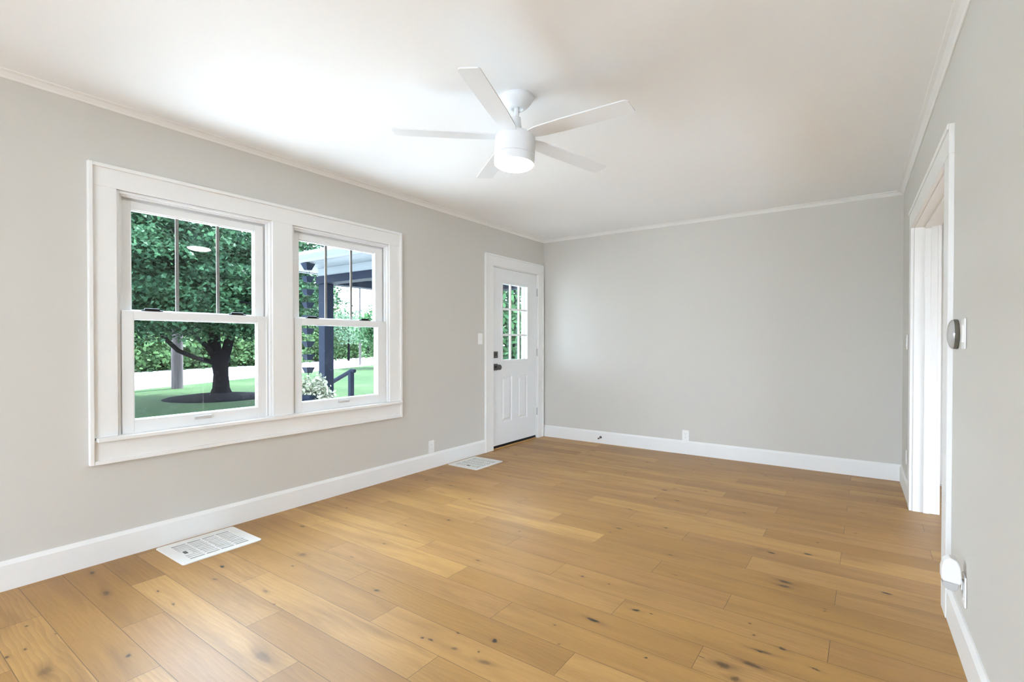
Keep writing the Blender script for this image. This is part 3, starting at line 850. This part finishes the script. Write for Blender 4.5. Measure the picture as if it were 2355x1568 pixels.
switch('light_switch', (0, 4.226, 1.252), *LEFT, 'white light switch beside the front door casing')
outlet('wall_outlet', (0, 3.478, 0.206), *LEFT, 'white outlet between the windows and the front door')
outlet('wall_outlet.001', (1.820, YB, 0.200), *BACK, 'white outlet above the far wall baseboard')
outlet('wall_outlet.002', (xw(2.565), 2.565, 0.262), *RIGHT, 'white outlet on the right wall holding the night light')
outlet('wall_outlet.003', (xw(5.06), 5.06, 0.305), *RIGHT, 'white outlet half hidden behind the cased opening trim')
switch('light_switch.001', (xw(2.620), 2.620, 1.246), *RIGHT, 'white light switch next to the round grey thermostat')
switch('light_switch.002', (xw(5.06), 5.06, 1.215), *RIGHT, 'white light switch half hidden behind the cased opening trim')

th = empty('thermostat', (xw(2.785), 2.785, 1.246), 'round grey thermostat on the right wall by the casing', 'thermostat')
c = (xw(2.785), 2.785, 1.246)
MB().lathe([(0, 0.0003), (0.060, 0.0003), (0.062, 0.003), (0.062, 0.013), (0.058, 0.0145), (0, 0.0145)], c, (-1, 0, 0), 48).build('base', M_olive, th, smooth=True)['label'] = 'olive grey base'
MB().lathe([(0.0605, 0.0145), (0.060, 0.019), (0.052, 0.026), (0.036, 0.031), (0.018, 0.0335), (0, 0.034)], c, (-1, 0, 0), 48).build('dome', M_silver, th, smooth=True)['label'] = 'shiny grey domed face'

ng = empty('night_light', (xw(2.565)-0.009, 2.565, 0.300), 'white plug-in night light in the right wall outlet', 'night light')
def NGM(p): return (xw(2.565) - p[0], p[1], p[2])
mb = MB(NGM).prism([(0.012, 0.292), (0.016, 0.350), (0.026, 0.374), (0.048, 0.382), (0.066, 0.366), (0.073, 0.335), (0.073, 0.300), (0.067, 0.288), (0.018, 0.284)][::-1], 2.540, 2.592, 'y')
mb.build('body', M_plate, ng, 0.004)
mb = MB(NGM).prism([(0.020, 0.284), (0.067, 0.288), (0.070, 0.276), (0.056, 0.258), (0.034, 0.254), (0.022, 0.264)][::-1], 2.542, 2.590, 'y')
mb.build('diffuser', M_diff, ng, 0.003)['label'] = 'clear grey diffuser'
MB(NGM).box(0.0092, 0.014, 2.553, 2.577, 0.262, 0.300).build('plug', M_plate, ng, 0.002)

ds = empty('door_stop', (0.820, YB-0.016, 0.075), 'small dark door stop on the far wall baseboard', 'door stop')
MB().lathe([(0, 0.0003), (0.014, 0.0003), (0.015, 0.003), (0.008, 0.007), (0.0045, 0.009), (0.0045, 0.055), (0, 0.055)], (0.820, YB-0.016, 0.075), (0, -1, -0.1), 20).build('rod', M_bronze, ds, smooth=True)
MB().lathe([(0, 0.055), (0.008, 0.055), (0.009, 0.058), (0.009, 0.068), (0.006, 0.071), (0, 0.071)], (0.820, YB-0.016, 0.075), (0, -1, -0.1), 20).build('tip', M_bronze, ds, smooth=True)

# ------------------------------------------------------------------ outside: ground
def ground_z(x):
    return -0.6 + 0.25*max(0.0, min(1.0, (x + 7.0)/5.0))
mb = MB()
xs = [-140, -90, -60, -40, -30, -20, -14, -10, -7, -6, -5, -4, -3, -2, -0.16]
ys = [-60, -20, -5, 0, 5, 10, 20, 40, 80, 140]
vs = [(x, y, ground_z(x)) for x in xs for y in ys]
n = len(ys)
fs = [(i*n+j, (i+1)*n+j, (i+1)*n+j+1, i*n+j+1) for i in range(len(xs)-1) for j in range(n-1)]
lawn = MB().add(vs, fs).build('lawn', M_grass)
tag(lawn, 'sunlit front lawn outside the windows', 'lawn', kind='structure')
g = MB().box(-0.16, 12, -40, Y0, -0.4, -0.06).box(6.0, 16, Y0, 14, -0.4, -0.06).box(3.85, 6.0, Y0, 1.4, -0.4, -0.06)  # added unseen ground, pale so that it bounces daylight up to the ceiling
tag(g.build('bounce_terrace', M_bounce_terr), 'added pale ground out of view, bouncing daylight into the room', 'bounce_terrace', kind='structure')
fw_ = MB().box(-6.6, -0.16, -14, 3.2, -0.7, -0.30).box(-6.6, -3.6, 3.2, 12, -0.7, -0.30)  # added below the sill line to throw daylight up through the windows
tag(fw_.build('bounce_driveway', M_bounce_drive), 'added pale concrete out of view, bouncing daylight through the windows', 'bounce_driveway', kind='structure')
def strip(p0, p1, q0, q1, z):
    return MB().add([(*p0, z), (*p1, z), (*q1, z), (*q0, z), (*p0, z-0.08), (*p1, z-0.08), (*q1, z-0.08), (*q0, z-0.08)],
                    [(0, 1, 2, 3), (7, 6, 5, 4), (0, 4, 5, 1), (1, 5, 6, 2), (2, 6, 7, 3), (3, 7, 4, 0)])
# the road runs away to the right; near edge and far edge
def along(p, t): return (p[0] - 0.46*t, p[1] + 0.888*t)
road = strip(along((-19.2, 7.06), -60), along((-19.2, 7.06), 120), along((-32.6, 11.2), -60), along((-32.6, 11.2), 120), -0.585)
tag(road.build('road', M_road), 'sun-bleached road beyond the lawn', 'road', kind='structure')

# ------------------------------------------------------------------ plants
def leaf_mesh(name, pos, size, mat, parent, shape='maple', up=0.6, droop=0.0):
    """one mesh of many leaves; pos (n,3) centres"""
    n = len(pos)
    if shape == 'maple':
        out = np.array([(0, -0.5), (0.5, -0.14), (0.26, 0.10), (0.30, 0.36), (0, 0.62), (-0.30, 0.36), (-0.26, 0.10), (-0.5, -0.14)])
    elif shape == 'oval':
        out = np.array([(0, -0.55), (0.20, -0.25), (0.26, 0.05), (0.16, 0.35), (0, 0.6), (-0.16, 0.35), (-0.26, 0.05), (-0.20, -0.25)])
    else:
        out = np.array([(0, -0.5), (0.42, -0.1), (0.3, 0.35), (0, 0.5), (-0.3, 0.35), (-0.42, -0.1)])
    k = len(out)
    nrm = rng.normal(size=(n, 3)); nrm[:, 2] = np.abs(nrm[:, 2])*0.8 + up
    nrm /= np.linalg.norm(nrm, axis=1, keepdims=True)
    t = rng.normal(size=(n, 3)); t -= nrm*(t*nrm).sum(1, keepdims=True); t /= np.linalg.norm(t, axis=1, keepdims=True)
    b = np.cross(nrm, t)
    s = size*rng.uniform(0.6, 1.25, size=(n, 1, 1))
    fold = (np.abs(out[:, 0])*0.35)[None, :, None]
    V = pos[:, None, :] + s*(out[None, :, 0, None]*t[:, None, :] + out[None, :, 1, None]*b[:, None, :] + fold*nrm[:, None, :])
    me = bpy.data.meshes.new(name)
    me.vertices.add(n*k); me.vertices.foreach_set('co', V.astype(np.float32).ravel())
    me.loops.add(n*k); me.loops.foreach_set('vertex_index', np.arange(n*k, dtype=np.int32))
    me.polygons.add(n); me.polygons.foreach_set('loop_start', np.arange(0, n*k, k, dtype=np.int32))
    me.update(calc_edges=True)
    me.materials.append(mat)
    o = bpy.data.objects.new(name, me)
    COL.objects.link(o)
    if parent is not None:
        o.parent = parent
        o.matrix_parent_inverse = PINV[parent.name]
    return o
def blob(center, radii, ncl, per, csize, flat=0.45, shell=0.55):
    """leaf positions gathered in flattened sprays inside an ellipsoid"""
    d = rng.normal(size=(ncl, 3)); d /= np.linalg.norm(d, axis=1, keepdims=True)
    r = (shell + (1-shell)*rng.random((ncl, 1)))
    c = np.array(center) + d*r*np.array(radii)
    off = rng.normal(size=(ncl, per, 3))*np.array([csize, csize, csize*flat])
    off[:, :, 2] -= 0.35*(off[:, :, 0]**2 + off[:, :, 1]**2)/max(csize, 1e-3)*0.5
    return (c[:, None, :] + off).reshape(-1, 3)

# the maple
mt = empty('maple_tree', (-14.25, 8.01, -0.5), 'large shady maple with a dark forked trunk on the lawn', 'tree')
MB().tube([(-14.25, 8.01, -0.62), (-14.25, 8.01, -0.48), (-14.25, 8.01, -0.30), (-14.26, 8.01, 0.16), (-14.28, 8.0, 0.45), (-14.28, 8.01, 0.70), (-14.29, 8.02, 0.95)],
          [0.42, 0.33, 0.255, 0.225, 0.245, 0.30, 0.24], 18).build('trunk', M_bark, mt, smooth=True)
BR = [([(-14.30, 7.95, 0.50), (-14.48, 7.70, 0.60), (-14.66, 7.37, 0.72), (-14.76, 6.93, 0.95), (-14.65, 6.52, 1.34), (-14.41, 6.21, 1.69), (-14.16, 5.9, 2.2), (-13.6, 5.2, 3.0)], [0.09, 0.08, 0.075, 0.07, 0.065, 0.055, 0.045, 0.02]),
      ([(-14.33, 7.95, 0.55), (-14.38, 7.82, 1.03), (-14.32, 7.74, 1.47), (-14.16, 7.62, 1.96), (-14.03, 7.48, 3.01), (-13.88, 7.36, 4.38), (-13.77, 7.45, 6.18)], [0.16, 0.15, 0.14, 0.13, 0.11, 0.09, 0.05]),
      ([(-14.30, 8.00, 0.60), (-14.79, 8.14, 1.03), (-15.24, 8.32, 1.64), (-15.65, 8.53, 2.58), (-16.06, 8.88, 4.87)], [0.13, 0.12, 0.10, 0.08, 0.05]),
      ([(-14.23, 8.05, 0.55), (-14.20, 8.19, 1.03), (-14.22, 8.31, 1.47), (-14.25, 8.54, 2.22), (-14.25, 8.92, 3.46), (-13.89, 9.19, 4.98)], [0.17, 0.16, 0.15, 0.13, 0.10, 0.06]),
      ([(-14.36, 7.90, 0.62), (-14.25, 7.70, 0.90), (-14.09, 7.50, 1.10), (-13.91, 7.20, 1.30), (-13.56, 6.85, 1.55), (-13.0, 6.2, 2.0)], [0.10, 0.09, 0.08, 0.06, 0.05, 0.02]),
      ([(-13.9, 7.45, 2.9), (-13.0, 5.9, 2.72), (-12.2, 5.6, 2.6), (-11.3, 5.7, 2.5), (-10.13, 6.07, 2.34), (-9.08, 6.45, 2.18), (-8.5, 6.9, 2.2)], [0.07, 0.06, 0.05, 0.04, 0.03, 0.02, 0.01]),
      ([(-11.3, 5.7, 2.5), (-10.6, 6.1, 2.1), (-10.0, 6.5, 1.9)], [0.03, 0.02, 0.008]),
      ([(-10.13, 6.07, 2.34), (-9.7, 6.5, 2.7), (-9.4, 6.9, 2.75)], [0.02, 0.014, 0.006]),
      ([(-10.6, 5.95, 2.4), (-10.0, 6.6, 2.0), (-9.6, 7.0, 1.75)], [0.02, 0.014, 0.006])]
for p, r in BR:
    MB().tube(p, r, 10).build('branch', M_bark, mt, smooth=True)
pts = [blob((-13.6, 6.3, 3.7), (5.0, 4.6, 2.3), 430, 150, 0.46, 0.22),
       blob((-11.2, 6.0, 3.4), (2.6, 3.3, 1.9), 190, 190, 0.42, 0.20, 0.3),
       blob((-14.6, 5.2, 2.9), (2.6, 3.2, 1.4), 110, 140, 0.40, 0.22, 0.2),
       blob((-12.8, 8.7, 3.0), (2.6, 1.9, 1.7), 110, 140, 0.38, 0.22, 0.2)]
pts = np.concatenate(pts)
# the crown opens above the trunk fork so that the lowest leaves hang about head height
rad = np.hypot(pts[:, 0] + 14.25, pts[:, 1] - 8.0)
pts = pts[(pts[:, 2] > 1.55 + rng.normal(size=len(pts))*0.2 - 0.10*rad) & (pts[:, 0] < -7.6)]
leaf_mesh('foliage', pts, 0.100, M_leaf, mt, 'maple', 0.7)
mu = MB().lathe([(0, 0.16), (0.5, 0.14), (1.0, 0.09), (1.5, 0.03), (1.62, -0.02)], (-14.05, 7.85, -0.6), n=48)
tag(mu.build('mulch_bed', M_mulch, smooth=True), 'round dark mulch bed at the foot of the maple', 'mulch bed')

pl = MB().tube([(-18.83, 8.44, -0.7), (-18.83, 8.44, 3.0), (-18.83, 8.45, 9.0)], [0.205, 0.195, 0.15], 24)
tag(pl.build('utility_pole', M_pole, smooth=True), 'thick weathered utility pole left of the maple trunk', 'utility pole')
pl = MB().tube([(-29.62, 25.51, -0.7), (-29.62, 25.51, 8.0)], [0.085, 0.07], 14)
tag(pl.build('utility_pole.001', M_pole, smooth=True), 'thin distant pole by the road right of the porch post', 'utility pole')

# woodland edge across the road
SPOTS = [(-34.6, 11.4, 3.6, 2.9, 'hedge shrub farthest left across the road'), (-36.0, 15.2, 4.4, 3.0, 'hedge shrub directly behind the utility pole'),
         (-37.2, 19.2, 4.0, 2.8, 'hedge shrub right of the utility pole'), (-38.6, 23.0, 4.6, 3.2, 'hedge shrub behind the maple trunk'),
         (-40.8, 27.5, 4.2, 3.0, 'roadside shrub just right of the maple trunk'), (-45.0, 34.0, 5.0, 3.6, 'roadside shrub seen left of the porch post'),
         (-51.0, 40.0, 5.6, 4.2, 'roadside shrub low behind the porch post'), (-56.0, 47.5, 5.2, 3.8, 'rounded roadside shrub right of the porch post'),
         (-59.0, 53.5, 5.0, 3.4, 'distant roadside shrub right of the handrail')]
for i, (x, y, h, r, lab) in enumerate(SPOTS):
    root = empty('roadside_shrub' + ('.%03d' % i if i else ''), (x, y, -0.6), lab, 'shrub', 'shrubs along the far side of the road')
    mbs = MB()
    for k in range(4):
        a = k*1.7 + i
        mbs.tube([(x + 0.2*math.cos(a), y + 0.2*math.sin(a), -0.65), (x + 0.7*math.cos(a), y + 0.7*math.sin(a), h*0.3), (x + 1.2*math.cos(a), y + 1.2*math.sin(a), h*0.6)], [0.08, 0.06, 0.03], 8)
    mbs.build('stem', M_bark, root, smooth=True)
    p = np.concatenate([blob((x, y, h*0.42 - 0.4), (r, r*1.15, h*0.52), 150, 22, 0.36, 0.7, 0.55), blob((x, y, 0.2), (r*1.05, r*1.2, 0.9), 60, 20, 0.3, 0.8, 0.6)])
    p = p[p[:, 2] > -0.6]
    leaf_mesh('foliage', p, 0.30, M_leaf2, root, 'hex', 0.35)
TREES = [(-39.5, 11.5, 7.6, 4.4, M_leaf2, 'tall woodland tree at the far left behind the road'), (-42.0, 17.5, 8.2, 4.6, M_leaf2, 'tall woodland tree behind the utility pole'),
         (-44.0, 24.5, 8.0, 4.6, M_leaf2, 'tall woodland tree behind the maple crown'), (-48.0, 31.5, 8.6, 4.6, M_leaf2, 'tall woodland tree left of the rain chain'),
         (-38.5, 31.0, 4.6, 2.5, M_leaf3, 'pale airy tree just right of the porch post'), (-25.4, 24.2, 4.4, 2.0, M_leaf4, 'leafy tree overhanging the lawn at the right window edge'),
         (-47.5, 40.5, 4.6, 2.9, M_leaf3, 'small pale tree far off between post and handrail')]
for i, (x, y, h, r, mat, lab) in enumerate(TREES):
    root = empty('woodland_tree' + ('.%03d' % i if i else ''), (x, y, -0.6), lab, 'tree', 'trees beyond the lawn')
    MB().tube([(x, y, -0.65), (x+0.05, y, h*0.3), (x+0.1, y+0.1, h*0.75)], [0.05*r, 0.04*r, 0.02*r], 10).build('trunk', M_bark, root, smooth=True)
    if mat is M_leaf2:
        p = blob((x, y, h*0.52), (r, r, h*0.5), 330, 20, 0.5, 0.6, 0.5)
        sz = 0.42
    else:
        p = blob((x, y, h*0.60), (r, r, h*0.40), 150, 26, 0.30, 0.6, 0.3)
        sz = 0.19
    p = p[p[:, 2] > (-0.5 if mat is M_leaf2 else 0.35)]
    leaf_mesh('foliage', p, sz, mat, root, 'hex', 0.35)

# tall broad-leaved shrubs seen through the door panes
for i, (x, y, r, h, lab) in enumerate([(-3.95, 10.35, 1.3, 3.9, 'tall broad-leaved shrub seen through the front door panes')]):
    root = empty('porch_shrub' + ('.%03d' % i if i else ''), (x, y, -0.4), lab, 'shrub')
    mbs = MB()
    for k in range(6):
        a = k*1.1 + i
        mbs.tube([(x + 0.15*math.cos(a), y + 0.15*math.sin(a), -0.5), (x + 0.4*math.cos(a), y + 0.4*math.sin(a), h*0.4), (x + 0.6*math.cos(a), y + 0.6*math.sin(a), h*0.75)], [0.03, 0.025, 0.01], 8)
    mbs.build('stem', M_bark, root, smooth=True)
    p = blob((x, y, h*0.45 - 0.2), (r, r, h*0.52), 230, 30, 0.24, 0.7, 0.30)
    leaf_mesh('foliage', p[p[:, 2] > -0.4], 0.15, M_leaf4, root, 'oval', 0.45)

# ------------------------------------------------------------------ porch
def porch():
    root = empty('porch', (-1.2, 4.85, -0.35), 'white and navy porch roof on square posts outside the front door', 'porch')
    XO, XI, YN, YF = -2.36, -0.16, 3.825, 5.86
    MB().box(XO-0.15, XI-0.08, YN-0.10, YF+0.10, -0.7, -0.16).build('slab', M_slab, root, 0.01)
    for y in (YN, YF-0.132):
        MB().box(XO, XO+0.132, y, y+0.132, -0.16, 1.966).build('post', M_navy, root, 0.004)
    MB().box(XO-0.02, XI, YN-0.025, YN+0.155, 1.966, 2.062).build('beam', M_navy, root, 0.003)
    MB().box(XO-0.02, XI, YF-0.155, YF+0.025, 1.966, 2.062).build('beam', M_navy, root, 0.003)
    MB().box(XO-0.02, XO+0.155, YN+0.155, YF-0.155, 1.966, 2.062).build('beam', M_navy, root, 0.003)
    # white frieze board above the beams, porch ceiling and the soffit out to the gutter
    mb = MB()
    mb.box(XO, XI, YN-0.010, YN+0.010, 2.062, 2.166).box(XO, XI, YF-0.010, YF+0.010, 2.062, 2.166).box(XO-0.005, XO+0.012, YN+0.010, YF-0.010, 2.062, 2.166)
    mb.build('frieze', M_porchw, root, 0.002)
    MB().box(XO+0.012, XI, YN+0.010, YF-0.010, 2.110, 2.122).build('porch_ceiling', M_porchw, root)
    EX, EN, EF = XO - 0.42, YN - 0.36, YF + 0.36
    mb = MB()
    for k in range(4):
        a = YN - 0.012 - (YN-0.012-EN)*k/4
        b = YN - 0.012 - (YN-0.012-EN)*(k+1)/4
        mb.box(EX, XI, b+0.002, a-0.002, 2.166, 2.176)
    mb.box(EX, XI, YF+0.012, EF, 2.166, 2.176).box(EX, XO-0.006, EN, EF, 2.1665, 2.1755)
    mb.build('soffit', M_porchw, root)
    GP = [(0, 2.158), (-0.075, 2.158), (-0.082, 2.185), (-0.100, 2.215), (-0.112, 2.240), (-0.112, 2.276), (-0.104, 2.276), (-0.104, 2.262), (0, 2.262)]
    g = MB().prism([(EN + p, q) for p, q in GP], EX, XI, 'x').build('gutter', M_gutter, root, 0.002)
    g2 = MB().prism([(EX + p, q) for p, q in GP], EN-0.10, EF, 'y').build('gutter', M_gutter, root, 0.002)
    # hip roof over the porch
    zr = 2.27
    rise = 0.33
    def up(d): return zr + rise*d
    e = 0.06
    x0, y0, y1 = EX - e, EN - e, EF + e
    half = (y1-y0)/2
    ridge = (x0 + half, (y0+y1)/2, up(half))
    vs = [(x0, y0, zr), (XI, y0, zr), (XI, y1, zr), (x0, y1, zr), ridge, (XI, (y0+y1)/2, up(half))]
    vs2 = [(p[0], p[1], p[2]-0.03) for p in vs]
    fs = [(0, 1, 5, 4), (3, 0, 4), (2, 3, 4, 5)]
    fs2 = [tuple(i+6 for i in f)[::-1] for f in fs]
    rim = [(0, 6, 7, 1), (1, 7, 11, 5), (5, 11, 8, 2), (2, 8, 9, 3), (3, 9, 6, 0)]
    MB().add(vs + vs2, fs + fs2 + rim).build('roof', M_shingle, root)
porch()

# rain chain under the gutter
rc = empty('rain_chain', (-2.03, 3.42, 2.16), 'black rain chain of square cups hanging from the porch gutter', 'rain chain')
cx, cyy = -2.005, 3.452
mbc = MB()
for a, b in ((2.168, 2.135), (0.865, 0.74)):
    mbc.tube([(cx, cyy, a), (cx, cyy, b)], 0.005, 8)
for dx in (-0.028, 0.028):
    mbc.tube([(cx+dx, cyy, 2.135 - 0.075 - 9*0.0), (cx+dx, cyy, 0.90)], 0.002, 6)
mbc.tube([(cx-0.03, cyy, 0.895), (cx, cyy, 0.855), (cx+0.03, cyy, 0.895)], 0.003, 6)
mbc.build('chain', M_navy, rc)
for k in range(9):
    zt = 2.150 - k*0.1542
    a, b, h = 0.054, 0.030, 0.068
    if k == 0: a, h = 0.060, 0.076
    vs = [(cx+sx*a, cyy+sy*a, zt) for sx, sy in ((-1,-1),(1,-1),(1,1),(-1,1))] + [(cx+sx*b, cyy+sy*b, zt-h) for sx, sy in ((-1,-1),(1,-1),(1,1),(-1,1))]
    t = 0.004
    vs += [(cx+sx*(a-t), cyy+sy*(a-t), zt) for sx, sy in ((-1,-1),(1,-1),(1,1),(-1,1))] + [(cx+sx*(b-t), cyy+sy*(b-t), zt-h+t) for sx, sy in ((-1,-1),(1,-1),(1,1),(-1,1))]
    fs = [(0,4,5,1),(1,5,6,2),(2,6,7,3),(3,7,4,0),(7,6,5,4),(8,9,13,12),(9,10,14,13),(10,11,15,14),(11,8,12,15),(12,13,14,15)]
    fs += [(0,1,9,8),(1,2,10,9),(2,3,11,10),(3,0,8,11)]
    MB().add(vs, fs).build('cup', M_navy, rc)

# planter below it
mb = MB()
px_, py_ = -1.97, 3.40
def octo(r): return [(px_ + r*math.cos(math.pi/8 + k*math.pi/4), py_ + r*math.sin(math.pi/8 + k*math.pi/4)) for k in range(8)]
rings = [(0.150, -0.42), (0.205, 0.56), (0.215, 0.565), (0.215, 0.61), (0.190, 0.61), (0.185, 0.52)]
vs = [(x, y, z) for r, z in rings for x, y in octo(r)]
fs = [(i*8+k, i*8+(k+1) % 8, (i+1)*8+(k+1) % 8, (i+1)*8+k) for i in range(len(rings)-1) for k in range(8)] + [tuple(range(8))[::-1], tuple(range(40, 48))]
mb.add(vs, fs)
tag(mb.build('planter', M_navy), 'tall navy eight-sided planter under the rain chain', 'planter')
vp = empty('potted_plant', (px_, py_, 0.53), 'white-leaved trailing plant spilling from the navy planter', 'plant')
p = np.concatenate([blob((px_, py_, 0.68), (0.20, 0.20, 0.09), 60, 14, 0.05, 0.8, 0.2), blob((px_+0.16, py_+0.11, 0.62), (0.10, 0.10, 0.10), 34, 12, 0.04, 0.9, 0.2), blob((px_+0.05, py_+0.16, 0.74), (0.05, 0.05, 0.07), 9, 10, 0.03, 1.2, 0.1)])
leaf_mesh('foliage', p, 0.048, M_varieg, vp, 'oval', 0.4)
ms = MB()
for k in range(9):
    a = k*0.7
    ms.tube([(px_+0.05*math.cos(a), py_+0.05*math.sin(a), 0.50), (px_+0.12*math.cos(a), py_+0.12*math.sin(a), 0.66), (px_+0.19*math.cos(a), py_+0.19*math.sin(a), 0.72)], [0.005, 0.004, 0.002], 6)
ms.build('stem', M_leaf4, vp)

# step handrail
hr = empty('step_handrail', (-2.50, 4.40, -0.16), 'navy handrail sloping down the porch steps beside the post', 'handrail')
MB().tube([(-2.385, 4.40, 0.815), (-2.44, 4.40, 0.822), (-2.86, 4.40, 0.655), (-3.35, 4.40, 0.445)], [0.026, 0.03, 0.03, 0.028], 12).build('rail', M_navy, hr, smooth=True)
MB().box(-2.495, -2.435, 4.37, 4.43, -0.16, 0.800).build('newel', M_navy, hr, 0.003)
MB().box(-3.33, -3.27, 4.37, 4.43, -0.62, 0.455).build('newel', M_navy, hr, 0.003)
stp = MB()
for k in range(2):
    stp.box(-2.51 - 0.32*(k+1), -2.51 - 0.32*k, 4.36, 5.60, -0.7, -0.30 - 0.15*k)
tag(stp.build('porch_steps', M_slab, bevel=0.008), 'concrete steps down from the porch', 'steps', kind='structure')
